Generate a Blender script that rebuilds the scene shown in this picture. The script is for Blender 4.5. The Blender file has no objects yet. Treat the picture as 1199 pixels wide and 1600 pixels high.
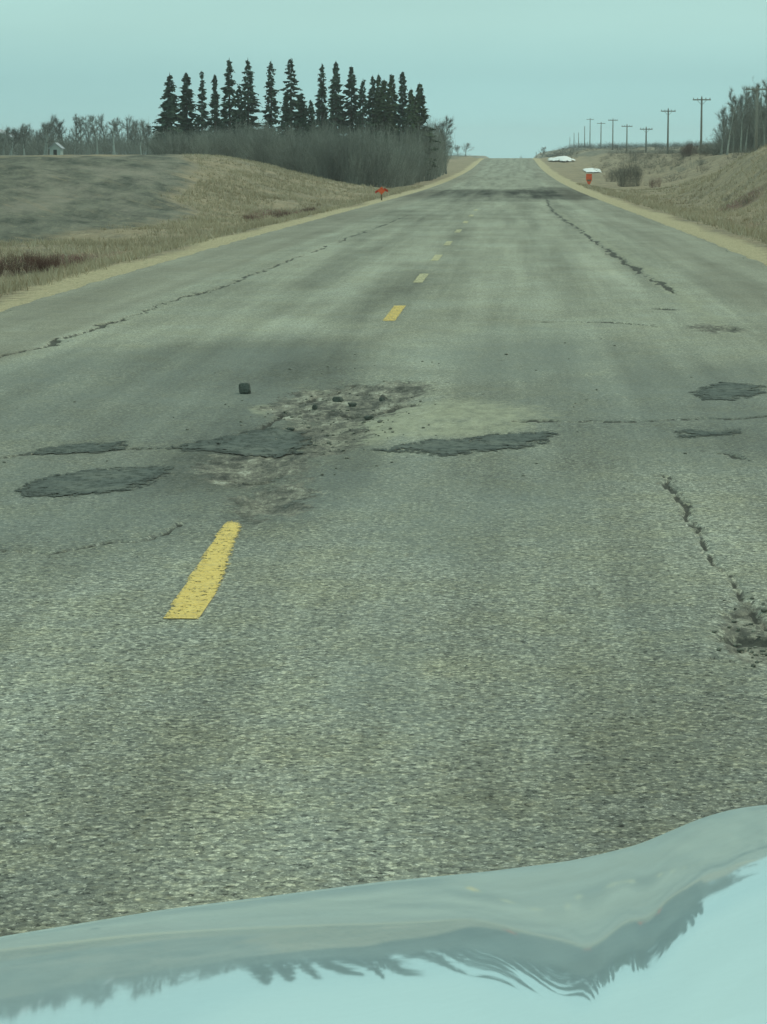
import bpy, math, random
import numpy as np
from math import radians, sin, cos, pi
random.seed(7)
RNG = np.random.default_rng(11)
scene = bpy.context.scene
col = scene.collection

# ------------------------------------------------------------------ camera
F, VX, VY, CH = 4370.0, 800.0, 243.0, 1.70          # focal length (px of a 1600 px high frame), vanishing point, eye height
cam_d = bpy.data.cameras.new('camera')
cam_d.sensor_fit = 'VERTICAL'; cam_d.sensor_height = 24.0; cam_d.sensor_width = 24.0
cam_d.lens = 24.0 * F / 1600.0
cam_d.clip_start = 0.05; cam_d.clip_end = 9000
cam = bpy.data.objects.new('camera', cam_d); col.objects.link(cam)
PITCH = math.atan((800 - VY) / F); YAW = math.atan((VX - 600) / F)
cam.location = (0, 0, CH); cam.rotation_euler = (pi / 2 - PITCH, 0, YAW)
scene.camera = cam

# ------------------------------------------------------------------ world, sun, exposure
SUN_EL, SUN_AZ = radians(48), radians(35)           # azimuth from +Y (down the road) towards +X
w = bpy.data.worlds.new('World'); scene.world = w; w.use_nodes = True
nt = w.node_tree; nt.nodes.clear()
def N(nt, typ, **kw):
    n = nt.nodes.new(typ)
    for k, v in kw.items(): setattr(n, k, v)
    return n
out = N(nt, 'ShaderNodeOutputWorld'); bg = N(nt, 'ShaderNodeBackground')
sky = N(nt, 'ShaderNodeTexSky', sky_type='NISHITA', sun_disc=False)
sky.sun_elevation = SUN_EL; sky.sun_rotation = SUN_AZ; sky.air_density = 1.0; sky.dust_density = 2.0; sky.altitude = 500
tc = N(nt, 'ShaderNodeTexCoord'); sep = N(nt, 'ShaderNodeSeparateXYZ')
nt.links.new(tc.outputs['Generated'], sep.inputs[0])
cr = N(nt, 'ShaderNodeValToRGB'); nt.links.new(sep.outputs['Z'], cr.inputs[0])
SK = 10.0
def skc(r, g, b): return (r * SK / 10, g * SK / 10, b * SK / 10, 1)
els = cr.color_ramp.elements
els[0].position = 0.0; els[0].color = skc(.41, .75, .74)
els[1].position = 1.0; els[1].color = skc(.44, .66, .62)
for p, c in ((.012, (.38, .70, .69)), (.028, (.355, .64, .63)), (.046, (.42, .70, .66)), (.12, (.44, .70, .64)), (.35, (.44, .68, .63))):
    e = els.new(p); e.color = skc(*c)
# soft cloud veils, drawn out along the horizon
mp = N(nt, 'ShaderNodeMapping'); mp.inputs['Scale'].default_value = (3.0, 3.0, 13.0)
nt.links.new(tc.outputs['Generated'], mp.inputs[0])
nz = N(nt, 'ShaderNodeTexNoise'); nz.inputs['Scale'].default_value = 1.6; nz.inputs['Detail'].default_value = 4
nt.links.new(mp.outputs[0], nz.inputs[0])
mr = N(nt, 'ShaderNodeMapRange'); mr.inputs['From Min'].default_value = .3; mr.inputs['From Max'].default_value = .7
mr.inputs['To Min'].default_value = .94; mr.inputs['To Max'].default_value = 1.06
nt.links.new(nz.outputs[0], mr.inputs[0])
vm = N(nt, 'ShaderNodeVectorMath', operation='SCALE'); nt.links.new(cr.outputs[0], vm.inputs[0]); nt.links.new(mr.outputs[0], vm.inputs['Scale'])
vs = N(nt, 'ShaderNodeVectorMath', operation='SCALE'); nt.links.new(vm.outputs[0], vs.inputs[0]); vs.inputs['Scale'].default_value = 10.0
mx = N(nt, 'ShaderNodeMix', data_type='RGBA'); mx.inputs[0].default_value = .96
nt.links.new(sky.outputs[0], mx.inputs[6]); nt.links.new(vs.outputs[0], mx.inputs[7])
nt.links.new(mx.outputs[2], bg.inputs[0]); bg.inputs[1].default_value = 0.10
nt.links.new(bg.outputs[0], out.inputs[0])

sl = bpy.data.lights.new('sun', 'SUN'); sl.energy = 1.3; sl.angle = radians(14); sl.color = (1.0, .93, .74)
so = bpy.data.objects.new('sun', sl); col.objects.link(so)
so.rotation_euler = (pi / 2 - SUN_EL, 0, pi - SUN_AZ)
scene.view_settings.view_transform = 'Standard'; scene.view_settings.look = 'None'
scene.view_settings.exposure = 0.0; scene.view_settings.gamma = 1.0
scene.cycles.max_bounces = 6; scene.cycles.diffuse_bounces = 2; scene.cycles.glossy_bounces = 3
scene.cycles.transparent_max_bounces = 12

# ------------------------------------------------------------------ numpy noise
def _h(ix, iy, s):
    n = (ix.astype(np.int64) * 374761393 + iy.astype(np.int64) * 668265263 + s * 1442695041) & 0x7fffffff
    n = ((n ^ (n >> 13)) * 1274126177) & 0x7fffffff
    return ((n ^ (n >> 16)) & 0xffff) / 65535.0
def vn(x, y, s=0):
    x = np.asarray(x, float); y = np.asarray(y, float)
    ix = np.floor(x); iy = np.floor(y); fx = x - ix; fy = y - iy
    fx = fx * fx * (3 - 2 * fx); fy = fy * fy * (3 - 2 * fy)
    a = _h(ix, iy, s); b = _h(ix + 1, iy, s); c = _h(ix, iy + 1, s); d = _h(ix + 1, iy + 1, s)
    return (a + (b - a) * fx) * (1 - fy) + (c + (d - c) * fx) * fy
def fbm(x, y, s=0, o=4):
    t = 0; a = .5; f = 1
    for i in range(o):
        t = t + a * (vn(x * f, y * f, s + i * 17) - .5); a *= .55; f *= 2.03
    return t
def sstep(a, b, x):
    t = np.clip((np.asarray(x, float) - a) / (b - a), 0, 1); return t * t * (3 - 2 * t)

# ------------------------------------------------------------------ terrain heights
RY = [-60, 0, 50, 110, 180, 250, 330, 400, 460, 520, 570, 620, 700, 900, 1200, 4000]
RZ = [0, 0, 0, -.25, -.5, -.55, -.4, -.12, .34, .86, 1.12, 1.16, .5, -3, -5, -7]
_yy = np.arange(-60, 4001, 10.0); _zz = np.interp(_yy, RY, RZ)
for _ in range(4): _zz = np.concatenate([[_zz[0]], (_zz[:-2] + 2 * _zz[1:-1] + _zz[2:]) / 4, [_zz[-1]]])
def roadz(Y): return np.interp(Y, _yy, _zz)
EL, ER, CL = -5.75, 4.12, -1.27                      # pavement edges, centre line
def ground(X, Y):
    X = np.asarray(X, float); Y = np.asarray(Y, float)
    rz = roadz(Y)
    wob = 1.2 * fbm(X * .06, Y * .03, 3, 3)
    # left side
    l = -X
    near = 1 - sstep(200, 262, Y + 6 * wob)
    foot = np.interp(Y, [0, 90, 120, 145, 190, 240, 300], [15.5, 15.2, 13.0, 10.0, 8.3, 8.6, 9.0]) + wob
    wid = np.interp(Y, [0, 90, 140, 190, 240, 300], [13, 13, 15, 13, 18, 24])
    top = 1.62 + .10 * fbm(X * .02, Y * .02, 5, 3)
    lowL = np.interp(Y, [0, 60, 120, 200, 300, 450, 600, 900, 1200, 4000], [-.95, -.95, -1.0, -.85, -.8, .35, 1.15, 1.6, 1.5, .5])
    t = sstep(0, 1, (l - foot) / wid)
    hL = lowL + (np.maximum(top, lowL) - lowL) * t
    sL = sstep(6.2, 9.5 + np.clip(Y - 650, 0, 400) * .03, l)
    # right side
    r = X
    footR = np.interp(Y, [0, 120, 180, 214, 260], [9.2, 9.2, 9.4, 10.8, 12]) + wob
    topR = np.interp(Y, [0, 100, 165, 215, 240, 300, 376, 450, 560, 700, 900, 1200, 4000], [2.0, 2.3, 2.5, 1.2, 1.25, 2.0, 1.85, 1.9, 2.2, 3.0, 4.2, 4.6, 2])
    widR = np.interp(Y, [0, 160, 215, 300, 460, 520, 700], [6.5, 6.5, 9, 13, 12, 6, 10])
    lowR = np.interp(Y, [0, 100, 240, 330, 450, 520, 600, 900, 4000], [-.8, -.9, -1.0, -.7, .25, .95, 1.35, 1.2, -1])
    t = sstep(0, 1, (r - footR) / widR)
    hR = lowR + (topR - lowR) * t + .012 * np.clip(r - 30, 0, 60) * sstep(150, 300, Y)
    sR = sstep(4.9, 8.4 + np.clip(Y - 600, 0, 600) * .02, r)
    z = np.where(X < 0, rz + (hL - rz) * sL, rz + (hR - rz) * sR)
    off = np.where(X < 0, sL, sR)
    z = z + off * (.55 * fbm(X * .18, Y * .12, 9, 4) + .10 * fbm(X * .9, Y * .6, 21, 3))
    # under the pavement the soil lies lower than the asphalt
    ed = np.maximum(EL + .05 - X, X - (ER - .05))
    z = np.where(ed < 0, rz - .05 - .14 * sstep(0, .5, -ed), z - .02)
    return z
def G(X, Y): return float(ground(np.array([X]), np.array([Y]))[0])
RC = np.array(__import__('mathutils').Euler(cam.rotation_euler).to_matrix())
def ray(u, v):                                       # direction through a photo pixel, unit forward step in Y
    d = RC @ np.array([(u - 600) / F, (800 - v) / F, -1.]); return d[0] / d[1], d[2] / d[1]
def hx(u): return ray(u, VY)[0]                      # sideways step per metre ahead, at the horizon
def flat(u, v):                                      # point of the flat near road under a photo pixel
    dx, dz = ray(u, v); y = CH / -dz; return dx * y, y
def on_ground(u, v, y0=20, y1=2500):
    dx, dz = ray(u, v)
    ys = np.exp(np.linspace(math.log(y0), math.log(y1), 3000))
    g = ground(dx * ys, ys); h = CH + dz * ys - g
    k = np.argmax(h < 0)
    if h[k] >= 0: k = len(ys) - 1
    return dx * ys[k], ys[k], g[k]

# ------------------------------------------------------------------ mesh and object helpers
def mesh_np(name, V, Fc, mats=(), smooth=False, midx=None):
    """V (n,3); Fc: (m,3) or (m,4) array"""
    me = bpy.data.meshes.new(name)
    V = np.asarray(V, np.float32); Fc = np.asarray(Fc, np.int32); k = Fc.shape[1]
    me.vertices.add(len(V)); me.vertices.foreach_set('co', V.ravel())
    me.loops.add(Fc.size); me.loops.foreach_set('vertex_index', Fc.ravel())
    me.polygons.add(len(Fc)); me.polygons.foreach_set('loop_start', np.arange(0, Fc.size, k, dtype=np.int32))
    me.polygons.foreach_set('use_smooth', np.full(len(Fc), smooth))
    for m in mats: me.materials.append(m)
    if midx is not None: me.polygons.foreach_set('material_index', np.asarray(midx, np.int32))
    me.update(calc_edges=True); me.validate()
    return me
def attr(me, name, a, dom='POINT'):
    at = me.attributes.new(name, 'FLOAT', dom); at.data.foreach_set('value', np.asarray(a, np.float32).ravel())
def grid_faces(nr, nc):
    i = np.arange(nr - 1)[:, None] * nc + np.arange(nc - 1)[None, :]
    return np.stack([i, i + 1, i + nc + 1, i + nc], -1).reshape(-1, 4)
def link(name, me, parent=None, loc=None):
    o = bpy.data.objects.new(name, me); col.objects.link(o)
    if loc is not None: o.location = loc
    if parent is not None: o.parent = parent
    return o
def tag(o, label=None, cat=None, group=None, kind=None):
    if label: o['label'] = label
    if cat: o['category'] = cat
    if group: o['group'] = group
    if kind: o['kind'] = kind
    return o
def empty(name, loc, label, cat, group=None, rz=0):
    o = bpy.data.objects.new(name, None); col.objects.link(o); o.location = loc; o.rotation_euler.z = rz
    o.empty_display_size = .2
    return tag(o, label, cat, group)
class MB:
    def __init__(s): s.v = []; s.f = []
    def tube(s, p, r, n=5, cap=True):
        p = [np.array(q, float) for q in p]; b = len(s.v)
        for i, q in enumerate(p):
            d = p[min(i + 1, len(p) - 1)] - p[max(i - 1, 0)]; d = d / (np.linalg.norm(d) + 1e-9)
            a = np.cross(d, (0, 0, 1) if abs(d[2]) < .9 else (1, 0, 0)); a /= np.linalg.norm(a); c = np.cross(d, a)
            for k in range(n):
                t = 2 * pi * k / n; s.v.append(tuple(q + r[i] * (a * cos(t) + c * sin(t))))
        for i in range(len(p) - 1):
            for k in range(n):
                k2 = (k + 1) % n; s.f.append((b + i * n + k, b + i * n + k2, b + (i + 1) * n + k2, b + (i + 1) * n + k))
        if cap: s.f.append(tuple(b + k for k in range(n))[::-1]); s.f.append(tuple(b + (len(p) - 1) * n + k for k in range(n)))
    def tri(s, a, b_, c):
        n = len(s.v); s.v += [tuple(a), tuple(b_), tuple(c)]; s.f.append((n, n + 1, n + 2))
    def quad(s, a, b_, c, d):
        n = len(s.v); s.v += [tuple(a), tuple(b_), tuple(c), tuple(d)]; s.f.append((n, n + 1, n + 2, n + 3))
    def box(s, x0, x1, y0, y1, z0, z1):
        n = len(s.v)
        s.v += [(x, y, z) for z in (z0, z1) for y in (y0, y1) for x in (x0, x1)]
        for q in ((0, 2, 3, 1), (4, 5, 7, 6), (0, 1, 5, 4), (2, 6, 7, 3), (0, 4, 6, 2), (1, 3, 7, 5)): s.f.append(tuple(n + i for i in q))
    def prism(s, pts, y0, y1):                       # outline in x,z extruded along y
        n = len(s.v); m = len(pts)
        s.v += [(p[0], y0, p[1]) for p in pts] + [(p[0], y1, p[1]) for p in pts]
        s.f.append(tuple(range(n, n + m))); s.f.append(tuple(range(n + m, n + 2 * m))[::-1])
        for i in range(m):
            j = (i + 1) % m; s.f.append((n + j, n + i, n + m + i, n + m + j))
    def mesh(s, name, mat, smooth=False):
        me = bpy.data.meshes.new(name); me.from_pydata(s.v, [], s.f); me.materials.append(mat)
        if smooth: me.polygons.foreach_set('use_smooth', [True] * len(me.polygons))
        me.update(); return me
    def build(s, name, mat, parent=None, loc=None, smooth=False): return link(name, s.mesh(name, mat, smooth), parent, loc)

# ------------------------------------------------------------------ node material helpers
class Mat:
    def __init__(s, name, rough=.9, spec=.2):
        s.m = bpy.data.materials.new(name); s.m.use_nodes = True; s.t = s.m.node_tree
        s.b = s.t.nodes['Principled BSDF']; s.b.inputs['Roughness'].default_value = rough
        s.b.inputs['Specular IOR Level'].default_value = spec
    def n(s, typ, **kw): return N(s.t, typ, **kw)
    def l(s, a, b): s.t.links.new(a, b)
    def val(s, x, sock):
        if isinstance(x, (int, float)): sock.default_value = x
        elif isinstance(x, tuple): sock.default_value = x if len(x) == len(sock.default_value) else x + (1,)
        else: s.l(x, sock)
    def math(s, op, a, b=None, clamp=False):
        n = s.n('ShaderNodeMath', operation=op, use_clamp=clamp); s.val(a, n.inputs[0])
        if b is not None: s.val(b, n.inputs[1])
        return n.outputs[0]
    def attr(s, name): return s.n('ShaderNodeAttribute', attribute_name=name).outputs['Fac']
    def coord(s, scale=(1, 1, 1), kind='Object'):
        t = s.n('ShaderNodeTexCoord').outputs[kind]; m = s.n('ShaderNodeMapping'); m.inputs['Scale'].default_value = scale
        s.l(t, m.inputs[0]); return m.outputs[0]
    def noise(s, co, scale, detail=3, rough=.55, dist=0):
        n = s.n('ShaderNodeTexNoise'); s.l(co, n.inputs['Vector']); n.inputs['Scale'].default_value = scale
        n.inputs['Detail'].default_value = detail; n.inputs['Roughness'].default_value = rough; n.inputs['Distortion'].default_value = dist
        return n.outputs[0]
    def vor(s, co, scale, feature='F1', out=0):
        n = s.n('ShaderNodeTexVoronoi', feature=feature); s.l(co, n.inputs['Vector']); n.inputs['Scale'].default_value = scale
        return n.outputs[out]
    def ramp(s, x, pts):
        n = s.n('ShaderNodeValToRGB'); s.l(x, n.inputs[0]); e = n.color_ramp.elements
        while len(e) < len(pts): e.new(.5)
        for i, (p, c) in enumerate(pts):
            e[i].position = p; e[i].color = (c, c, c, 1) if isinstance(c, (int, float)) else tuple(c) + (1,)
        return n.outputs[0]
    def rng(s, x, a, b, c=0., d=1., smooth=False):
        n = s.n('ShaderNodeMapRange'); n.interpolation_type = 'SMOOTHSTEP' if smooth else 'LINEAR'
        s.val(x, n.inputs[0])
        for i, q in enumerate((a, b, c, d)): n.inputs[i + 1].default_value = q
        return n.outputs[0]
    def mix(s, f, a, b, mode='MIX'):
        n = s.n('ShaderNodeMix', data_type='RGBA', blend_type=mode); s.val(f, n.inputs[0]); s.val(a, n.inputs[6]); s.val(b, n.inputs[7])
        return n.outputs[2]
    def scale(s, c, f):
        n = s.n('ShaderNodeVectorMath', operation='SCALE'); s.val(c, n.inputs[0]); s.val(f, n.inputs['Scale']); return n.outputs[0]
    def color(s, c): s.val(c, s.b.inputs['Base Color']); return s
    def bump(s, h, strength=.5, dist=.01):
        n = s.n('ShaderNodeBump'); n.inputs['Strength'].default_value = strength; n.inputs['Distance'].default_value = dist
        s.l(h, n.inputs['Height']); s.l(n.outputs[0], s.b.inputs['Normal']); return s

def varied(name, c0, c1, scale=2.0, rough=.9, rnd=.25, spec=.15):
    """two-tone noise colour with a tone of its own per object"""
    m = Mat(name, rough, spec); co = m.coord()
    c = m.mix(m.rng(m.noise(co, scale, 4), .3, .7), c0, c1)
    oi = m.n('ShaderNodeObjectInfo').outputs['Random']
    m.color(m.scale(c, m.math('MULTIPLY', m.rng(oi, 0, 1, 1 - rnd, 1 + rnd), m.math('ADD', 1.0, m.attr('tone')))))
    return m.m

# ------------------------------------------------------------------ terrain
def mat_terrain():
    m = Mat('field_soil_and_dry_grass', .95, .1)
    co = m.coord()
    n1 = m.noise(co, .35, 5, .6); n2 = m.noise(co, 2.2, 5, .65); n3 = m.noise(m.coord((1, .35, 1)), 9, 4, .7); n4 = m.noise(co, 45, 3, .7)
    grass = m.mix(m.rng(n2, .32, .68), (.31, .24, .155), (.49, .40, .275))
    grass = m.mix(m.rng(n1, .45, .68), grass, (.27, .24, .175))
    grass = m.mix(m.rng(m.noise(m.coord((1, .45, 1)), .9, 6, .7), .52, .70, 0, .7), grass, (.19, .175, .135))
    grass = m.mix(m.math('MULTIPLY', m.rng(n3, .5, .75), .65), grass, (.52, .44, .32))
    grass = m.mix(m.math('MULTIPLY', m.rng(m.noise(co, 5.5, 5, .75), .52, .66), .5), grass, (.19, .165, .12))
    n5 = m.noise(m.coord((1, .16, 1)), 1.1, 6, .72)
    field = m.mix(m.rng(n5, .36, .64), (.085, .094, .078), (.255, .25, .195))
    field = m.mix(m.math('MULTIPLY', m.rng(n3, .5, .75), .6), field, (.115, .125, .118))
    field = m.mix(m.math('MULTIPLY', m.rng(m.noise(m.coord((1, .12, 1)), .45, 5, .7), .5, .66), .7), field, (.34, .31, .25))
    c = m.mix(m.rng(m.math('ADD', m.attr('field'), m.math('ADD', m.rng(n2, 0, 1, -.5, .5), m.rng(m.noise(co, .5, 5, .7), .2, .8, -.6, .6))), .2, .9), grass, field)
    red = m.mix(m.rng(n3, .3, .7), (.13, .07, .055), (.22, .13, .10))
    c = m.mix(m.rng(m.math('ADD', m.attr('red'), m.rng(n2, 0, 1, -.35, .35)), .3, .8), c, red)
    gravel = m.mix(m.rng(m.noise(co, 14, 5, .7), .3, .7), (.40, .335, .21), (.72, .62, .40))
    c = m.mix(m.rng(m.math('ADD', m.attr('gravel'), m.rng(m.noise(co, 3.0, 5, .7), 0, 1, -1.1, 1.1)), .2, .8, 0, .95), c, gravel)
    c = m.mix(.35, c, m.scale(c, m.rng(n4, .2, .8, .3, 1.7)))
    m.color(c)
    h = m.math('ADD', m.math('MULTIPLY', n3, .6), m.math('MULTIPLY', n4, .12))
    m.bump(h, .9, .25)
    return m.m
ys = [-60.]
while ys[-1] < 2100:
    y = ys[-1]; ys.append(y + (1.2 if y < 20 else max(.35, min(60, .012 * abs(y) * (1 if y < 300 else 1.6)))))
ys = np.array(ys)
xs = np.concatenate([-np.geomspace(1200, 60, 24), np.arange(-59, -18, .55), np.arange(-18, -5.9, .16), np.array([-5.8, -5.7, -5.5, -5.2, -3, 0, 2.5, 3.6, 3.9, 4.07, 4.17]),
                     np.arange(4.3, 18, .16), np.arange(18, 60, .55), np.geomspace(60, 1200, 24)])
X, Y = np.meshgrid(xs, ys)
Z = ground(X, Y)
me = mesh_np('terrain', np.stack([X, Y, Z], -1).reshape(-1, 3), grid_faces(len(ys), len(xs)), [mat_terrain()], True)
edge = np.maximum(EL - X, X - ER)                    # distance outside the pavement
wn = fbm(X * .5, Y * .12, 31, 4)
gw = np.where(X < 0, .62, .85) * np.clip(1 + (Y - 60) / 260, 1, 1.8)
gravel = np.clip(.5 + (gw * .8 + 1.0 * wn - edge) / .5, 0, 1)
fld = np.zeros_like(X)
# left bank: the dark stubble slope, ending against the tan spur
bx = -X - (.1135 * Y + 0.5 + 2.5 * fbm(Y * .08, Y * 0, 44, 3))
onbank = sstep(0, 3, -X - np.interp(Y, [0, 90, 120, 150, 190, 240], [14.2, 14.0, 12.0, 11.0, 12, 14]) - 1.5 * fbm(X * .1, Y * .1, 45, 3))
fld = np.where(X < 0, onbank * sstep(-1, 1.5, bx + 1.8 * fbm(X * .15, Y * .1, 46, 3)), fld)
fld = np.where((X < 0) & (Y > 330), np.maximum(fld, sstep(.45, .6, vn(X * .01, Y * .02, 47)) * sstep(9, 14, -X) * .8), fld)
fld = np.where((X > 0) & (Y > 230), sstep(.5, .62, vn(X * .04, Y * .012, 48)) * sstep(10, 16, X) * .8, fld)
def fieldmask(x, y):
    b = -x - (.1135 * y + .5 + 2.5 * fbm(y * .08, y * 0, 44, 3)) + 1.8 * fbm(x * .15, y * .1, 46, 3)
    o = sstep(0, 3, -x - np.interp(y, [0, 90, 120, 150, 190, 240], [14.2, 14.0, 12.0, 11.0, 12, 14]) - 1.5 * fbm(x * .1, y * .1, 45, 3))
    return o * sstep(-1, 1.5, b) * (x < 0)
# plateau lip keeps dry grass
fld = fld * (1 - .8 * sstep(24, 28, -X) * (1 - sstep(30, 34, -X)) * (X < 0))
red = np.zeros_like(X)
def blob(u, v, ru, depth, a=1.):
    global red
    gx, gy, gz = on_ground(u, v); rx = ru / F * gy
    q = np.sqrt(((X - gx) / rx) ** 2 + ((Y - gy) / depth) ** 2)
    red = np.maximum(red, a * (1 - sstep(.4, 1.2, q)))
blob(60, 412, 95, 7, 1.1); blob(460, 332, 90, 9, .8); blob(1155, 316, 50, 7, .7); blob(150, 400, 60, 8, .5); blob(300, 372, 60, 8, .35); blob(1150, 350, 60, 8, .45)
attr(me, 'gravel', gravel); attr(me, 'field', fld); attr(me, 'red', red)
terrain = tag(link('terrain', me), 'dry grass verges, ditches and stubble fields either side of the road', kind='structure')
terrain['label'] = 'dry grass verges, ditches and stubble fields either side of the road'

# ------------------------------------------------------------------ road
def mat_road():
    m = Mat('weathered_asphalt', .85, .12)
    co = m.coord(); cos_ = m.coord((1, .85, 1))
    g1 = m.noise(cos_, 50, 4, .84); g2 = m.noise(cos_, 17, 3, .6); spk = m.noise(cos_, 62, 3, .65)
    vc = m.n('ShaderNodeTexVoronoi'); m.l(cos_, vc.inputs['Vector']); vc.inputs['Scale'].default_value = 60
    chip = m.n('ShaderNodeSeparateColor'); m.l(vc.outputs['Color'], chip.inputs[0])
    g = m.math('ADD', m.math('ADD', m.math('MULTIPLY', g1, .72), m.math('MULTIPLY', chip.outputs[0], .16)), m.math('MULTIPLY', m.noise(cos_, 30, 2, .5), .12))
    stone = m.ramp(g, [(.35, (.042, .044, .039)), (.41, (.142, .148, .130)), (.48, (.215, .222, .188)), (.56, (.29, .297, .245)), (.64, (.62, .605, .49))])
    stone = m.mix(m.rng(spk, .61, .68, 0, .85), stone, (.78, .77, .68))
    warm = m.rng(m.noise(co, 1.7, 5, .7), .42, .66, 0, .45)
    stone = m.mix(warm, stone, m.mix(1., stone, (1.1, 1.03, .82), 'MULTIPLY'))
    smooth = m.mix(m.rng(g2, .3, .7), (.258, .255, .198), (.315, .308, .235))
    roughn = m.attr('coarse')
    base = m.mix(roughn, m.mix(.35, smooth, stone), stone)
    hole = m.math('GREATER_THAN', m.noise(m.coord((.8, 1.1, 1)), 13, 4, .85), .705)
    base = m.mix(m.math('MULTIPLY', hole, m.math('MULTIPLY', roughn, .8)), base, (.07, .072, .065))
    # wheel tracks and stains: long streaks down the road
    st = m.noise(m.coord((1.5, .035, 1)), 1.0, 5, .6); st2 = m.noise(m.coord((.5, .22, 1)), 1.3, 5, .65)
    tone = m.math('ADD', m.math('MULTIPLY', m.rng(st, .3, .7, -.36, .36), 1.), m.rng(st2, .3, .7, -.2, .2))
    tone = m.math('ADD', tone, m.attr('tone'))
    base = m.scale(base, m.rng(tone, -1, 1, .1, 2.0))
    base = m.mix(m.rng(st2, .42, .72, 0, .35), base, m.scale(m.mix(1., base, (.95, 1.04, 1.12), 'MULTIPLY'), .93))
    # older dense surfacing, bluish and finer grained
    bl = m.rng(m.math('ADD', m.attr('blue'), m.math('ADD', m.rng(m.noise(m.coord((1, .35, 1)), 1.6, 6, .75), .25, .75, -.7, .7), m.rng(m.noise(cos_, 26, 4, .85), .25, .75, -.5, .5))), .1, 1.3, 0, .6)
    base = m.mix(bl, base, m.mix(m.rng(g1, .3, .7), (.15, .17, .16), (.25, .275, .25)))
    hue = m.noise(co, 24, 3, .7)
    base = m.mix(m.rng(hue, .5, .72, 0, .3), base, m.mix(1., base, (1.22, 1.04, .72), 'MULTIPLY'))
    # shoulder: browner
    sh = m.rng(m.attr('shoulder'), 0, 1)
    base = m.mix(m.math('MULTIPLY', sh, .42), base, m.mix(m.rng(m.noise(co, 3, 5, .7), .3, .7), (.17, .155, .12), (.29, .265, .205)))
    e1 = m.noise(m.coord((1, .5, 1)), 6, 5, .75); e2 = m.noise(m.coord((1, .5, 1)), 22, 4, .8)
    edge = m.math('ADD', m.rng(e1, 0, 1, -.5, .5), m.rng(e2, 0, 1, -.3, .3))
    # pale dust
    d = m.math('ADD', m.attr('dust'), m.math('MULTIPLY', edge, 2.0))
    base = m.mix(m.rng(d, .25, 1.0, 0, .72), base, m.mix(m.rng(m.noise(m.coord((1, .4, 1)), 11, 5, .75), .35, .65), (.27, .27, .20), (.47, .46, .33)))
    # broken, brown, rubbly area
    b = m.math('ADD', m.attr('broken'), m.math('MULTIPLY', edge, 2.4))
    rub = m.ramp(m.noise(m.coord((1, .3, 1)), 7, 6, .85), [(.38, (.045, .045, .04)), (.455, (.13, .125, .105)), (.52, (.22, .205, .165)), (.57, (.32, .305, .24)), (.64, (.52, .51, .42))])
    base = m.mix(m.rng(b, .35, .6, 0, .85), base, rub)
    lip = m.rng(m.noise(m.coord((.8, .5, 1)), 6.5, 6, .85), .53, .58)
    base = m.mix(m.math('MULTIPLY', m.math('MULTIPLY', lip, m.rng(b, .3, .6)), .75), base, (.07, .072, .062))
    # cracks
    ck = m.math('SUBTRACT', m.attr('crack'), m.math('MULTIPLY', m.math('ABSOLUTE', edge), .0))
    base = m.mix(m.rng(m.math('ADD', ck, m.math('MULTIPLY', edge, .6)), .45, .7, 0, .88), base, (.055, .057, .05))
    m.color(base)
    h = m.math('ADD', m.math('MULTIPLY', g1, m.rng(roughn, 0, 1, .4, 1.)), m.math('MULTIPLY', b, .3))
    m.bump(h, .55, .012)
    m.val(m.rng(g2, .3, .7, .75, .95), m.b.inputs['Roughness'])
    return m.m
rys = np.concatenate([np.arange(-60, 5, 2.), np.arange(5, 36, .04), 36 * np.exp(np.linspace(0, math.log(1000 / 36), 520))[1:]])
rxs = np.unique(np.concatenate([np.linspace(EL, ER, 430)]))
X, Y = np.meshgrid(rxs, rys)
s_ = (X - EL) / (ER - EL)
# ragged pavement edges
Xr = X + np.where(s_ < .02, .16 * fbm(Y * 1.2, Y * .3, 61, 4), 0) + np.where(s_ > .98, .16 * fbm(Y * 1.2, Y * .3, 62, 4), 0)
wx = X + (.12 + .18 * sstep(16, 30, Y)) * fbm(X * 5, Y * 2.2, 71, 4) + .04 * fbm(X * 24, Y * 10, 73, 2)
wy = Y + .35 * fbm(X * 4, Y * 1.8, 72, 4)
def ell(u, v, ru, rv, soft=1.):                      # elliptical stain centred under a photo point
    x0, y0 = flat(u, v); rx = ru / F * y0
    ya = flat(u, v - rv)[1]; yb = flat(u, v + rv)[1]
    ry = np.where(Y > y0, ya - y0, y0 - yb)
    q = np.sqrt(((wx - x0) / rx) ** 2 + ((wy - y0) / ry) ** 2)
    return np.clip(1 - (q - 1) * soft, -1, 2)
tone = np.zeros_like(X)
blue = np.zeros_like(X)
for (u, v, ru, rv) in ((260, 625, 210, 62), (380, 565, 120, 26), (120, 790, 200, 60), (640, 770, 200, 60), (1080, 640, 200, 60), (820, 560, 120, 30), (600, 1050, 60, 90), (20, 600, 60, 40)):
    blue = np.maximum(blue, (.55 if v > 900 else 1.) * sstep(-.7, 1.6, ell(u, v, ru, rv, 1.1)))
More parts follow.
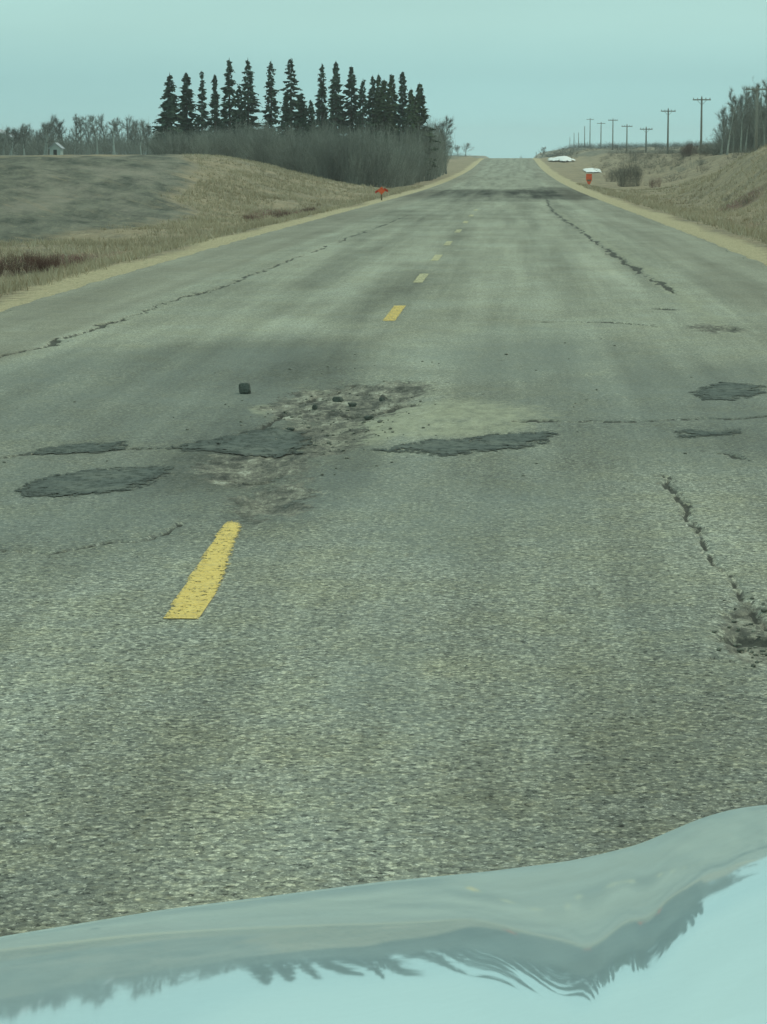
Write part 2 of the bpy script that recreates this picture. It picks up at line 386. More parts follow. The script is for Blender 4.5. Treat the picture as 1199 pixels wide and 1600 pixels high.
for (u, v, ru, rv, a) in ((250, 615, 230, 66, -.24), (400, 560, 120, 28, -.10), (560, 500, 30, 14, -.0), (960, 610, 190, 60, -.10), (1130, 640, 120, 50, -.10),
                          (150, 800, 240, 60, -.13), (640, 780, 170, 60, -.10), (430, 730, 120, 60, -.22), (760, 720, 500, 40, -.04), (1000, 700, 180, 26, -.06),
                          (620, 930, 90, 120, -.07), (780, 930, 90, 200, .09), (230, 520, 260, 18, .10), (620, 440, 26, 26, -.12), (640, 455, 20, 20, -.12),
                          (790, 420, 60, 60, .08), (500, 860, 60, 70, .07), (1050, 830, 90, 90, .06), (60, 650, 100, 50, .06), (960, 480, 70, 70, .04),
                          (800, 290, 240, 4, -.2), (690, 290, 90, 5, -.22), (880, 288, 50, 5, -.35), (900, 297, 60, 3, -.35), (770, 300, 160, 3, -.15), (600, 330, 60, 8, -.15)):
    tone += 1.6 * a * sstep(-.2, 1.1, ell(u, v, ru, rv, 1.3))
# wheel paths: pale where tyres polish, darker oil strip between them
for xc, a, wdt in ((CL, -.05, .35), (CL + 1.65, -.05, .55), (CL - 1.6, -.05, .5), (CL + .85, .07, .45), (CL + 2.5, .07, .45), (CL - .8, .05, .4), (CL - 2.4, .09, .45)):
    tone += a * np.exp(-((X + .3 * fbm(X * 0, Y * .05, 64, 2) - xc) / wdt) ** 2)
tone += -.10 * sstep(36, 14, Y) * 0 - .06 * (1 - sstep(9, 14, Y))
def poly_d(pts, sx=1.):
    P = [flat(*p[:2]) for p in pts]; d = np.full(X.shape, 9e9)
    for (x0, y0), (x1, y1) in zip(P[:-1], P[1:]):
        vx, vy = x1 - x0, y1 - y0; t = np.clip(((wx - x0) * vx + (wy - y0) * vy) / (vx * vx + vy * vy + 1e-9), 0, 1)
        d = np.minimum(d, np.hypot(wx - x0 - t * vx, (wy - y0 - t * vy) * sx))
    return d
cracks = [([(1020, 740), (1042, 746), (1055, 765), (1062, 780), (1075, 800), (1085, 822), (1098, 840), (1112, 860), (1115, 872), (1130, 888), (1140, 902)], .018),
          ([(1055, 762), (1085, 766)], .02), ([(1135, 905), (1150, 920), (1165, 934), (1180, 950), (1205, 980)], .016), ([(1140, 958), (1180, 952)], .02),
          ([(1148, 995), (1165, 988), (1185, 992), (1240, 996)], .06), ([(1165, 1010), (1240, 1012)], .03), ([(1100, 1030), (1150, 1036)], .02),
          ([(815, 662), (850, 661)], .09), ([(850, 663), (960, 663), (1060, 660), (1199, 656), (1260, 654)], .05),
          ([(0, 858), (80, 861), (160, 850), (230, 838), (275, 820)], .02), ([(-60, 714), (0, 712), (60, 700), (190, 694), (265, 690), (300, 686)], .05),
          ([(1106, 708), (1130, 706), (1150, 714)], .035), ([(360, 745), (430, 748)], .05), ([(400, 700), (520, 700)], .05), ([(840, 503), (900, 502), (960, 504)], .09), ([(960, 504), (1030, 510)], .05), ([(1100, 516), (1125, 517)], .12),
          ([(330, 690), (420, 655), (440, 640)], .04), ([(480, 640), (600, 640), (640, 630)], .05), ([(560, 604), (640, 616)], .05), ([(460, 620), (560, 595)], .03),
          ([(-160, 625), (0, 556), (60, 545), (120, 522), (200, 495), (270, 470), (340, 450)], .045),
          ([(340, 450), (420, 418), (480, 395), (540, 370), (600, 346), (640, 328)], .04),
          ([(855, 300), (862, 318), (880, 335), (905, 352), (930, 375), (960, 395), (1000, 425)], .055), ([(1000, 425), (1040, 445), (1060, 460)], .05),
          ([(1032, 482), (1062, 484)], .07)]
crack = np.zeros_like(X)
for pts, wd in cracks:
    d = poly_d(pts); brk = .8 + 1.9 * fbm(X * 2.5, Y * .6, 81 + int(pts[0][0]) % 90, 3)
    crack = np.maximum(crack, np.clip(1.15 - .6 * d / (wd * np.clip(brk, .45, 1.4)), 0, 1.2))
# fine transverse weathering cracks further on
broken = np.zeros_like(X)
for e in (ell(530, 625, 95, 26, 2), ell(500, 680, 70, 26, 2), ell(400, 722, 70, 26, 1.6), ell(600, 608, 70, 12, 1.6), ell(430, 780, 50, 26, 1.1) * .75, ell(1180, 985, 45, 40, 1.2) * .8, ell(1120, 512, 40, 7, 1.5) * .7):
    broken = np.maximum(broken, sstep(-.2, 1.6, e))
dust = np.zeros_like(X)
for e, a in ((ell(700, 655, 125, 22, 1.6), .95), (ell(575, 672, 50, 20, 1.8), 1.05), (ell(497, 604, 20, 5, 2), 1.), (ell(400, 783, 20, 6, 2), 1.1), (ell(412, 632, 18, 9, 2), .8),
             (ell(1140, 512, 16, 7, 2), .9), (ell(1180, 1000, 60, 40, 1), .35)):
    dust = np.maximum(dust, a * sstep(-.2, 1.4, e))
# fog-line: worn pale streak inside the right edge break
dl = poly_d([(870, 318), (900, 345), (940, 372), (1000, 412), (1075, 470), (1145, 520)]); dust = np.maximum(dust, .62 * np.clip(1.3 - d * 0 - dl / .16, 0, 1))
shoulder = sstep(0, .3, (-4.05 - .06 * (Y > 0)) - X + .25 * fbm(X, Y * .2, 66, 3)) + sstep(0, .5, X - 2.35 + .3 * fbm(X, Y * .2, 67, 3)) * .75
coarse = 1 - sstep(9.5, 26, Y) * .55
z = roadz(Y) + .010 * fbm(X * .8, Y * .4, 91, 3) - .02 * (crack > .6) * (Y < 60)
z = z - broken * (.025 + .06 * np.maximum(fbm(X * 5, Y * 3, 93, 4), -.3)) * (Y < 40)
z = z + .02 * sstep(0, 1, ell(900, 640, 420, 22, 1.5)) - .035 * sstep(0, 1, ell(250, 640, 300, 50, 1.5))
z = z - .03 * (np.abs(s_ - .5) > .49)
nr, nc = X.shape
ribs = np.stack([Xr, Y, z], -1).reshape(-1, 3)
me = mesh_np('road', ribs, grid_faces(nr, nc), [mat_road()], True)
for nm, a in (('tone', tone), ('crack', crack), ('broken', broken), ('dust', dust), ('shoulder', shoulder), ('coarse', coarse), ('blue', blue)): attr(me, nm, a)
road = link('road', me); tag(road, 'cracked grey two lane asphalt road running straight to a low crest', kind='structure')
_rz = z; _rx = rxs; _ry = rys
def road_h(x, y):
    i = np.clip(np.searchsorted(_ry, y), 1, nr - 1); j = np.clip(np.searchsorted(_rx, x), 1, nc - 1)
    return np.maximum(np.maximum(_rz[i, j], _rz[i - 1, j]), np.maximum(_rz[i, j - 1], _rz[i - 1, j - 1]))

# patches of newer asphalt, thin sheets laid on the road
def mat_patch():
    m = Mat('patch_asphalt', .95, .02); co = m.coord()
    c = m.mix(m.rng(m.noise(co, 30, 4, .7), .3, .7), (.09, .106, .10), (.14, .158, .148))
    c = m.mix(m.math('MULTIPLY', m.rng(m.noise(co, 3, 5, .7), .48, .62), .6), c, (.21, .22, .185))
    c = m.mix(m.rng(m.math('ADD', m.attr('rim'), m.rng(m.noise(co, 9, 4, .8), 0, 1, -.9, .9)), .55, .95, 0, .75), c, (.065, .07, .065))
    m.color(c); m.bump(m.noise(co, 60, 3, .7), .4, .006)
    c = m.mix(m.rng(m.noise(co, 80, 3, .8), .35, .65, 0, .55), c, (.21, .225, .20)); c = m.mix(m.rng(m.noise(m.coord((1, .6, 1)), 16, 5, .8), .46, .62, 0, .75), c, (.05, .058, .054)); m.color(c)
    co3 = m.coord((1, .5, 1)); fr = m.math('ADD', m.math('MULTIPLY', m.noise(co3, 8, 5, .8), .6), m.math('MULTIPLY', m.noise(co3, 38, 4, .85), .4))
    keep = m.math('GREATER_THAN', m.math('ADD', m.math('SUBTRACT', 1.0, m.attr('rim')), m.rng(fr, .25, .75, -1.3, .95)), 0.)
    tr = m.n('ShaderNodeBsdfTransparent'); mxs = m.n('ShaderNodeMixShader'); m.l(keep, mxs.inputs[0]); m.l(tr.outputs[0], mxs.inputs[1]); m.l(m.b.outputs[0], mxs.inputs[2])
    m.l(mxs.outputs[0], m.t.nodes['Material Output'].inputs['Surface']); return m.m
def mat_paint(name, c0, c1):
    m = Mat(name, .75, .3); co = m.coord(); co2 = m.coord((1, .8, 1))
    c = m.mix(m.rng(m.noise(co2, 20, 4, .75), .3, .7), c0, c1)
    c = m.mix(m.rng(m.noise(co2, 8, 5, .8), .52, .68, 0, .55), c, (.42, .34, .17))
    c = m.mix(m.rng(m.noise(co, 75, 3, .8), .5, .68, 0, .6), c, (.34, .30, .18))
    m.color(c)
    wear = m.math('ADD', m.math('MULTIPLY', m.noise(co2, 18, 5, .85), .5), m.math('MULTIPLY', m.noise(co2, 60, 3, .85), .5))
    keep = m.math('GREATER_THAN', m.math('ADD', m.attr('keep'), m.rng(wear, .25, .75, -1, 1)), 0.)
    tr = m.n('ShaderNodeBsdfTransparent'); mxs = m.n('ShaderNodeMixShader'); m.l(keep, mxs.inputs[0]); m.l(tr.outputs[0], mxs.inputs[1]); m.l(m.b.outputs[0], mxs.inputs[2])
    m.l(mxs.outputs[0], m.t.nodes['Material Output'].inputs['Surface']); return m.m
M_patch = mat_patch(); M_paint = mat_paint('worn_yellow_paint', (.74, .50, .11), (.90, .66, .20)); M_faded = mat_paint('faded_yellow_paint', (.50, .46, .27), (.68, .62, .37))
def sheet(name, inside, x0, x1, y0, y1, dx, dy, lift, mat, at):
    """regular grid clipped to inside(x, y) > 0; boundary vertices pulled on to the outline by the fine step"""
    gx = np.arange(x0, x1, dx); gy = np.arange(y0, y1, dy); A, B = np.meshgrid(gx, gy)
    s = inside(A, B); f = grid_faces(len(gy), len(gx)); ok = (s.ravel()[f] > 0).all(1); f = f[ok]
    if not len(f): return None
    used = np.unique(f); remap = -np.ones(A.size, int); remap[used] = np.arange(len(used))
    a = A.ravel()[used]; b = B.ravel()[used]; sv = s.ravel()[used]
    zz = road_h(a, b) + lift(sv)
    me = mesh_np(name, np.stack([a, b, zz], -1), remap[f], [mat], True)
    attr(me, at, sv if at == 'keep' else 1 - np.clip(sv / .28, 0, 1))
    return link(name, me, road)
def patch(outline, seed, label):
    P = np.array([flat(*p) for p in outline]); P = P.mean(0) + (P - P.mean(0)) * np.array([1.07, 1.12])
    def inside(A, B):
        qa = A + .05 * fbm(A * 7, B * 2.5, seed, 4); qb = B + .5 * fbm(A * 4, B * 1.6, seed + 5, 4)
        inn = np.zeros(A.shape, bool); d = np.full(A.shape, 9e9)
        for (x0, y0), (x1, y1) in zip(P, np.roll(P, -1, 0)):
            c = ((y0 > qb) != (y1 > qb)) & (qa < (x1 - x0) * (qb - y0) / (y1 - y0 + 1e-12) + x0); inn ^= c
            vx, vy = x1 - x0, y1 - y0; t = np.clip(((qa - x0) * vx + (qb - y0) * vy) / (vx * vx + vy * vy), 0, 1)
            d = np.minimum(d, np.hypot(qa - x0 - t * vx, (qb - y0 - t * vy) * .5))
        return np.where(inn, d, -d)
    yr = P[:, 1]; sc = max(1, yr.mean() / 18)
    o = sheet('asphalt_patch', inside, P[:, 0].min() - .2, P[:, 0].max() + .2, yr.min() - .8, yr.max() + .8, .022 * sc, .04 * sc ** 1.5, lambda s: .003 + .003 * np.clip(s / .08, 0, 1), M_patch, 'rim')
    if o: o['label'] = label
patch([(30, 768), (50, 750), (100, 740), (150, 732), (215, 730), (272, 728), (262, 745), (225, 762), (160, 773), (95, 778), (50, 777)], 101, 'dark oval asphalt patch low on the left lane')
patch([(40, 698), (70, 690), (150, 681), (200, 680), (195, 698), (130, 706), (60, 706)], 102, 'thin dark asphalt patch at the left beside the transverse crack')
patch([(262, 690), (320, 680), (380, 668), (430, 662), (478, 668), (490, 685), (470, 702), (400, 703), (320, 698)], 103, 'dark ragged asphalt patch in front of the broken area')
patch([(580, 700), (660, 689), (740, 682), (800, 676), (850, 674), (875, 680), (850, 694), (790, 704), (700, 710), (620, 706)], 104, 'long dark asphalt patch below the pale dust')
patch([(1075, 616), (1095, 604), (1130, 598), (1170, 599), (1200, 606), (1196, 619), (1150, 630), (1100, 628)], 105, 'dark oval asphalt patch at the right edge')
patch([(1050, 677), (1090, 671), (1158, 670), (1160, 677), (1110, 684), (1065, 684)], 106, 'small dark asphalt patch under the long crack at right')

for i, (v0, v1, c0, ci) in enumerate(((807, 968, .24, .0), (476, 500, .13, 0), (424, 440, .12, .0), (394, 405, .12, 0), (373, 380, .08, 0), (354, 358, .08, 0), (338, 342, .08, 0), (326, 330, .08, 0), (317, 320, .05, 0))):
    ya = flat(0, v1)[1]; yb = ya + 3.0 if i else flat(0, 800)[1]
    if i == 0:
        xf = lambda B: np.interp(B, [ya, yb], [-1.205, -1.262]); wd = .082
    else: xf = lambda B: CL + .0 * B; wd = .075
    def inside(A, B, ya=ya, yb=yb, xf=xf, wd=wd, c0=c0, i=i):
        k = wd - np.abs(A - xf(B)); t = (B - ya) / (yb - ya)
        kk = np.where((k > 0) & (t > 0) & (t < 1), c0, -5.)
        kk = kk - np.clip(.25 - k / wd, 0, 1) * 1.2
        if i == 0: kk = kk - .9 * sstep(.86, 1.0, t) * np.clip(1.1 - (A - xf(B)) / wd, .2, 1.6) - .75 * sstep(.9 - 1.3 * t, 1.5 - 1.3 * t, (A - xf(B)) / wd)
        return np.where(kk > -4, kk + 3, -1)
    st = .012 if i == 0 else .015
    gx0, gx1 = CL - .13, CL + .13
    A, B = np.meshgrid(np.arange(gx0, gx1, st), np.arange(ya - .05, yb + .05, .04 if i == 0 else .08))
    s = inside(A, B); f = grid_faces(*A.shape); ok = (s.ravel()[f] > 0).all(1); f = f[ok]
    used = np.unique(f); rm = -np.ones(A.size, int); rm[used] = np.arange(len(used))
    a = A.ravel()[used]; b = B.ravel()[used]
    zz = road_h(a, b) + .004
    me = mesh_np('centre_line_dash', np.stack([a, b, zz], -1), rm[f], [M_paint if i < 2 else M_faded], True); attr(me, 'keep', s.ravel()[used] - 3)
    link('centre_line_dash', me, road)

# loose chunks of broken asphalt
def mat_chunk():
    m = Mat('asphalt_chunk', .9, .2); co = m.coord()
    m.color(m.mix(m.rng(m.noise(co, 40, 4, .7), .3, .7), (.075, .08, .07), (.17, .18, .155))); m.bump(m.noise(co, 70, 3), .6, .01); return m.m
M_chunk = mat_chunk()
import bmesh
def rock(name, sx, sy, sz, seed, mat, flatness=.2):
    bm = bmesh.new(); bmesh.ops.create_icosphere(bm, subdivisions=3, radius=1.)
    rnd = random.Random(seed)
    cuts = [(np.array([rnd.gauss(0, 1), rnd.gauss(0, 1), rnd.gauss(0, .8)]), rnd.uniform(.62, .85)) for _ in range(9)] + [(np.array([0, 0, 1.]), .78), (np.array([0, 0, -1.]), .75)]
    for v in bm.verts:
        p = np.array(v.co)
        for nrm, d in cuts:
            nn = nrm / np.linalg.norm(nrm); k = p @ nn
            if k > d: p = p - nn * (k - d)
        p = p * (1 + .10 * (rnd.random() - .5)); v.co = (p[0] * sx, p[1] * sy, p[2] * sz + sz * .7)
    me = bpy.data.meshes.new(name); bm.to_mesh(me); bm.free(); me.materials.append(mat); return me
for (u, v, wpx, hpx, lab) in ((384, 607, 19, 18, 'largest chunk of dark asphalt, lying alone on the left lane'),
                              (529, 620, 15, 9, 'dark asphalt chunk in the rubble, left of the upper pair'),
                              (551, 625, 13, 7, 'small flat dark asphalt chunk, right of the upper pair'),
                              (493, 630, 9, 8, 'small dark asphalt chunk at the left of the rubble'),
                              (598, 618, 9, 9, 'brownish upright chunk at the right of the rubble'),
                              (578, 648, 14, 8, 'low grey chunk in front of the rubble beside pale dust'),
                              (455, 662, 12, 6, 'flat grey chunk above the ragged dark patch')):
    x, y = flat(u, v); k = y / F
    me = rock('asphalt_chunk', wpx * k * .62, wpx * k * .6, hpx * k * .66, int(u), M_chunk)
    o = link('asphalt_chunk', me, None, (x, y, float(road_h(x, y)) - .004)); o.rotation_euler.z = random.uniform(0, 3)
    tag(o, lab, 'asphalt chunk', 'loose chunks of broken asphalt')
# small loose gravel: too many to count
mb = MB()
M_grit = varied('loose_grit', (.14, .14, .115), (.34, .33, .27), 30, .9)
GV = []; GF = []
base = rock('tmp', 1, 1, .7, 5, M_grit); bv = np.empty(len(base.vertices) * 3); base.vertices.foreach_get('co', bv); bv = bv.reshape(-1, 3)
ico = bmesh.new(); bmesh.ops.create_icosphere(ico, subdivisions=1, radius=1.); iv = np.array([v.co[:] for v in ico.verts]); iff = np.array([[v.index for v in f.verts] for f in ico.faces]); ico.free()
bpy.data.meshes.remove(base)
n_g = 0
for _ in range(260):
    q = random.random()
    if q < .6:
        u = random.gauss(520, 75); v = random.gauss(655, 34)
    elif q < .8: u = random.uniform(0, 1199); v = random.uniform(520, 760)
    else: u = random.gauss(1180, 30); v = random.gauss(990, 30)
    if v < 480 or v > 1300: continue
    x, y = flat(u, v)
    if not (EL < x < ER): continue
    s = random.uniform(.004, .012) * (1 if random.random() < .93 else 1.6)
    GV.append(iv * np.array([s * random.uniform(.8, 1.4), s * random.uniform(.8, 1.4), s * .6]) * RNG.uniform(.8, 1.2, (len(iv), 1)) + np.array([x, y, float(road_h(x, y)) + s * .3]))
    GF.append(iff + n_g * len(iv)); n_g += 1
tag(link('loose_gravel', mesh_np('loose_gravel', np.concatenate(GV), np.concatenate(GF), [M_grit])), 'small loose stones scattered round the broken asphalt', kind='stuff')

# ------------------------------------------------------------------ vegetation
M_bark = varied('grey_bark', (.16, .17, .15), (.30, .31, .27), 6, .95)
M_pale = varied('pale_aspen_bark', (.26, .275, .25), (.44, .46, .42), 5, .95, .18)
M_twig = varied('bare_twigs', (.16, .165, .15), (.27, .27, .24), 1.2, .95)
M_thick = varied('thicket_twigs', (.17, .175, .155), (.30, .30, .26), .35, .95, .1)
M_redtwig = varied('red_willow_twigs', (.12, .06, .048), (.19, .105, .085), 2, .95)
M_brush = varied('dark_brush_twigs', (.13, .12, .10), (.23, .205, .165), 1.5, .95)
M_spruce = varied('spruce_needles', (.026, .052, .036), (.075, .112, .075), .9, .9, .2)
M_spruce2 = varied('olive_spruce_needles', (.040, .064, .034), (.090, .120, .062), .9, .9, .2)
M_spbark = varied('spruce_bark', (.07, .06, .05), (.12, .10, .085), 5, .95)

def twig_quad(L, p, d, ln, w):
    """thin tapering blade"""
    d = d / (np.linalg.norm(d) + 1e-9); s = np.cross(d, RNG.normal(size=3)); s /= np.linalg.norm(s) + 1e-9
    e = p + d * ln; L.tri(p - s * w / 2, p + s * w / 2, e)
def bare_tree(h, spread, up=.6, seed=0, twigs=420, r0=.12, lean=0., bare_to=.3, wt=.03, nb=13):
    """trunk MB and crown MB of a leafless tree, base at the origin"""
    rs = np.random.default_rng(seed); T = MB(); C = MB()
    pts = [np.zeros(3)]; n = 7
    d = np.array([rs.normal(0, .05) + lean, rs.normal(0, .05), 1.])
    for i in range(n):
        d = d + rs.normal(0, .07, 3) * np.array([1, 1, 0]); pts.append(pts[-1] + d / np.linalg.norm(d) * h * .92 / n)
    rad = [r0 * (1 - .88 * i / n) for i in range(n + 1)]; rad[0] *= 1.25
    T.tube(pts, rad, 6)
    ends = []
    for b in range(nb):
        t = bare_to + (1 - bare_to) * (b + rs.random()) / nb * .95
        k = min(int(t * n), n - 1); p = pts[k] + (pts[k + 1] - pts[k]) * (t * n - k)
        az = rs.uniform(0, 2 * pi); ln = spread * (1.2 - .85 * t) * rs.uniform(.7, 1.15)
        q = [p]; dd = np.array([cos(az) * (1 - up * .6), sin(az) * (1 - up * .6), up])
        for i in range(4):
            dd = dd + rs.normal(0, .16, 3) + np.array([0, 0, .12]); q.append(q[-1] + dd / np.linalg.norm(dd) * ln / 4)
        rr = r0 * (1 - .85 * t) * .5
        C.tube(q, [rr * (1 - .8 * i / 4) + .006 for i in range(5)], 3, False)
        for i in range(1, 5):
            for _ in range(2):
                e = dd + rs.normal(0, .55, 3); e[2] = abs(e[2]) * .8 + .2; e /= np.linalg.norm(e); l2 = ln * rs.uniform(.25, .5)
                q2 = [q[i], q[i] + e * l2 * .5, q[i] + (e + rs.normal(0, .25, 3)) * l2]
                C.tube(q2, [.016, .011, .005], 3, False); ends.append((q2[0], q2[1], q2[2], e))
    for _ in range(int(twigs * 2.6)):
        a, m_, b_, e = ends[rs.integers(len(ends))]; t = rs.random()
        p = a + (m_ - a) * 2 * t if t < .5 else m_ + (b_ - m_) * (2 * t - 1)
        dd = e + rs.normal(0, .8, 3) + np.array([0, 0, .3])
        s = rs.normal(size=3); dd /= np.linalg.norm(dd); s = np.cross(dd, s); s /= np.linalg.norm(s)
        C.tri(p - s * wt * .25, p + s * wt * .25, p + dd * spread * rs.uniform(.12, .42))
    return T, C
def shrub_arr(h, w, seed, stems=16, twigs=150, wt=.022):
    """leafless many-stemmed shrub as arrays"""
    rs = np.random.default_rng(seed); V = []; 
    def blade(p, e, wd):
        s = np.cross(e - p, rs.normal(size=3)); s /= np.linalg.norm(s) + 1e-9; V.extend([p - s * wd / 2, p + s * wd / 2, e])
    st = []
    for i in range(stems):
        a = rs.uniform(0, 2 * pi); q = rs.random() ** .6; r0_ = q * .22 * w; p = np.array([cos(a) * r0_, sin(a) * r0_, -.05])
        hh = h * (1 - .5 * q * q) * rs.uniform(.78, 1.); e = np.array([cos(a) * w * q, sin(a) * w * q, hh])
        m_ = p * .45 + e * .55 - np.array([cos(a), sin(a), 0]) * w * q * .1 + rs.normal(0, .04, 3) * h; blade(p, m_ + (m_ - p) * .1, wt * 2.0); blade(m_, e, wt * 1.4); st.append((p, m_, e))
    for i in range(twigs):
        p, m_, e = st[rs.integers(stems)]; t = rs.uniform(.25, 1)
        q = p + (m_ - p) * 2 * t if t < .5 else m_ + (e - m_) * (2 * t - 1)
        d = rs.normal(0, 1, 3) * .8 + np.array([0, 0, .55]) + (q * np.array([1, 1, 0])) * .8; d /= np.linalg.norm(d); L_ = h * rs.uniform(.07, .2)
        if q[2] + d[2] * L_ > h * 1.02: L_ *= .5
        blade(q, q + d * L_, wt)
    V = np.array(V); return V, np.arange(len(V)).reshape(-1, 3)
def scatter_mesh(name, items, mat, rs):
    """items: (V, F, x, y, z, scale xy, scale z)"""
    VV = []; FF = []; n = 0
    for V, Fc, x, y, z, sx, sz in items:
        a = rs.uniform(0, 2 * pi); c, s = cos(a), sin(a)
        W = np.stack([(V[:, 0] * c - V[:, 1] * s) * sx + x, (V[:, 0] * s + V[:, 1] * c) * sx + y, V[:, 2] * sz + z], -1)
        VV.append(W); FF.append(Fc + n); n += len(V)
    me = mesh_np(name, np.concatenate(VV), np.concatenate(FF), [mat]); attr(me, 'tone', np.concatenate([np.full(len(v), t) for v, t in zip(VV, rs.uniform(-.38, .42, len(VV)))])); return me
def spruce(h, w, seed, dens=1., skirt=.12):
    rs = np.random.default_rng(seed); T = MB(); C = MB()
    T.tube([(0, 0, -.3), (0, 0, h * .5), (0, 0, h * .97)], [.17, .10, .02], 6)
    z = h * skirt
    while z < h * .985:
        t = (z / h - skirt) / (1 - skirt); R = w * (min(1, (1 - t) * 1.25 + .04) ** .8 * .95 + .05) * (1 - .35 * max(0, .2 - t) / .2)
        k = int(rs.integers(6, 9) * dens) + 1
        wob = rs.uniform(.62, 1.2)
        for b in range(k):
            az = rs.uniform(0, 2 * pi); L = R * wob * rs.uniform(.55, 1.18); c, s = cos(az), sin(az)
            dz = -L * rs.uniform(.12, .5); zz = z + rs.uniform(-.12, .12)
            o = np.array([c, s, 0]); sd = np.array([-s, c, 0]); root = np.array([0, 0, zz]); tip = o * L + np.array([0, 0, zz + dz + L * .12])
            ww = .10 + L * rs.uniform(.16, .30)
            mid = o * L * .55 + np.array([0, 0, zz + dz * .5])
            C.quad(root, mid + sd * ww, tip, mid - sd * ww)
            C.tri(root + o * .15 * L, tip, mid - np.array([0, 0, rs.uniform(.12, .38)]))
            for _ in range(3):
                f = rs.uniform(.35, 1.); p = root + (tip - root) * f; q = p + sd * rs.choice([-1, 1]) * ww * rs.uniform(.8, 1.5) + o * L * .12 - np.array([0, 0, rs.uniform(0, .25)])
                C.tri(p, q, p + o * L * .16 - np.array([0, 0, rs.uniform(.05, .3)]))
        z += rs.uniform(.16, .30) * (h / 10) ** .5
    C.tri((-.05, 0, h * .95), (.05, 0, h * .95), (0, 0, h * 1.01)); C.tri((0, -.09, h * .9), (0, .09, h * .92), (0, 0, h))
    return T, C
ORD = ['first', 'second', 'third', 'fourth', 'fifth', 'sixth', 'seventh', 'eighth', 'ninth', 'tenth', 'eleventh', 'twelfth', 'thirteenth', 'fourteenth', 'fifteenth', 'sixteenth',
       'seventeenth', 'eighteenth', 'nineteenth', 'twentieth', 'twenty first', 'twenty second', 'twenty third', 'twenty fourth', 'twenty fifth', 'twenty sixth', 'twenty seventh',
       'twenty eighth', 'twenty ninth', 'thirtieth', 'thirty first', 'thirty second', 'thirty third', 'thirty fourth']
# (photo x, photo y of the tip, half width in px, distance, density, olive)
SP = [(267, 114, 12, 262, 1.1, 0), (293, 114, 12, 268, 1.0, 0), (317, 112, 9, 280, .6, 0), (337, 118, 9, 266, .8, 0), (360, 91, 13, 272, .8, 0), (375, 131, 9, 262, .8, 0),
      (389, 91, 11, 276, .9, 0), (425, 96, 12, 276, .7, 0), (448, 145, 9, 262, .9, 0), (456, 92, 15, 284, .5, 0), (472, 146, 14, 258, 1.3, 0), (487, 157, 8, 262, .8, 0),
      (504, 101, 11, 278, .9, 0), (526, 97, 13, 276, 1., 0), (550, 104, 12, 278, .9, 0), (568, 124, 9, 272, .8, 0), (583, 118, 10, 276, .9, 0), (592, 117, 10, 286, 1., 1),
      (601, 124, 13, 272, 1.3, 1), (613, 116, 14, 280, 1.3, 1), (630, 113, 11, 276, 1., 0), (643, 138, 12, 270, 1.2, 1), (656, 131, 17, 274, 1.4, 1)]
LOOK = {0: 'dense dark spruce at the left end of the spruce row', 4: 'tall spruce, the left one of the tallest pair, with ragged crown', 6: 'tall slender spruce, the right one of the tallest pair',
        9: 'tall sparse spruce with thin see-through crown', 22: 'broad low spruce at the right end of the spruce row', 10: 'short bushy spruce under the sparse tall spruce'}
rs = np.random.default_rng(77)
for i, (u, v, hw, d, dens, olive) in enumerate(SP):
    x = hx(u) * d; zb = G(x, d) ; h = CH + (VY - v) / F * d - zb
    T, C = spruce(h, hw / F * d * rs.uniform(1.65, 2.2), 300 + i, dens)
    lab = LOOK.get(i, '%s dark spruce from the left, rising above the bare thicket' % ORD[i])
    r = empty('spruce_tree', (x, d, zb), lab, 'tree', 'spruces standing above the bare thicket', random.uniform(0, 6))
    T.build('trunk', M_spbark, r); C.build('crown', M_spruce2 if olive else M_spruce, r)

# the bare thicket under the spruces: reads as one mass
shrubs = [shrub_arr(1, 1.0, 40 + i, 22, 420, .0075) for i in range(8)]
rs = np.random.default_rng(5); items = []
def top_v(u): return np.interp(u, [250, 270, 330, 400, 480, 560, 620, 670, 690, 703], [204, 203, 198, 194, 189, 188, 190, 186, 188, 200])
for k in range(640):
    if k < 240:                                      # front face, along the road side edge
        t = rs.random(); u = 400 + 292 * t ** .9
        d = np.interp(u, [400, 480, 560, 600, 640, 670, 695], [236, 226, 222, 224, 240, 275, 345]) + abs(rs.normal(0, 5))
    else:
        u = rs.uniform(245, 694) if rs.random() < .5 else rs.uniform(245, 420); d = np.interp(u, [245, 400, 600, 694], [245, 240, 235, 330]) + rs.uniform(2, 45)
    x = hx(u) * d; zb = G(x, d)
    ht = (CH + (VY - top_v(u) - rs.normal(0, 6)) / F * d) - zb
    if k < 240 and u < 640 and rs.random() < .6: ht *= rs.uniform(.35, .95)
    V, Fc = shrubs[rs.integers(8)]
    items.append((V, Fc, x, d, zb, rs.uniform(1.3, 2.3), max(ht, 1.5)))
tag(link('bare_thicket', scatter_mesh('bare_thicket', items, M_thick, rs)), 'dense grey leafless thicket beneath the spruces beside the road', kind='stuff')

def place_bare(u, vtop, d, spread, label, group, seed, name='bare_tree', pale=False, up=.6, twigs=420, lean=0., bare_to=.3, r0=.12, wt=.035, vbase=None):
    x = hx(u) * d; zb = G(x, d); h = CH + (VY - vtop) / F * d - zb
    T, C = bare_tree(h, spread, up, seed, twigs, r0, lean, bare_to, wt)
    r = empty(name, (x, d, zb - .05), label, 'tree', group)
    T.build('trunk', M_pale if pale else M_bark, r); C.build('crown', M_twig, r)
    return r
# ragged bare tree at the right end of the thicket
place_bare(698, 178, 330, 1.9, 'bare tree leaning out at the right end of the thicket', 'bare trees at the thicket end', 901, twigs=700, up=.5)
place_bare(688, 186, 315, 1.9, 'bare grey tree just inside the right end of the thicket', 'bare trees at the thicket end', 902, twigs=700, up=.5)
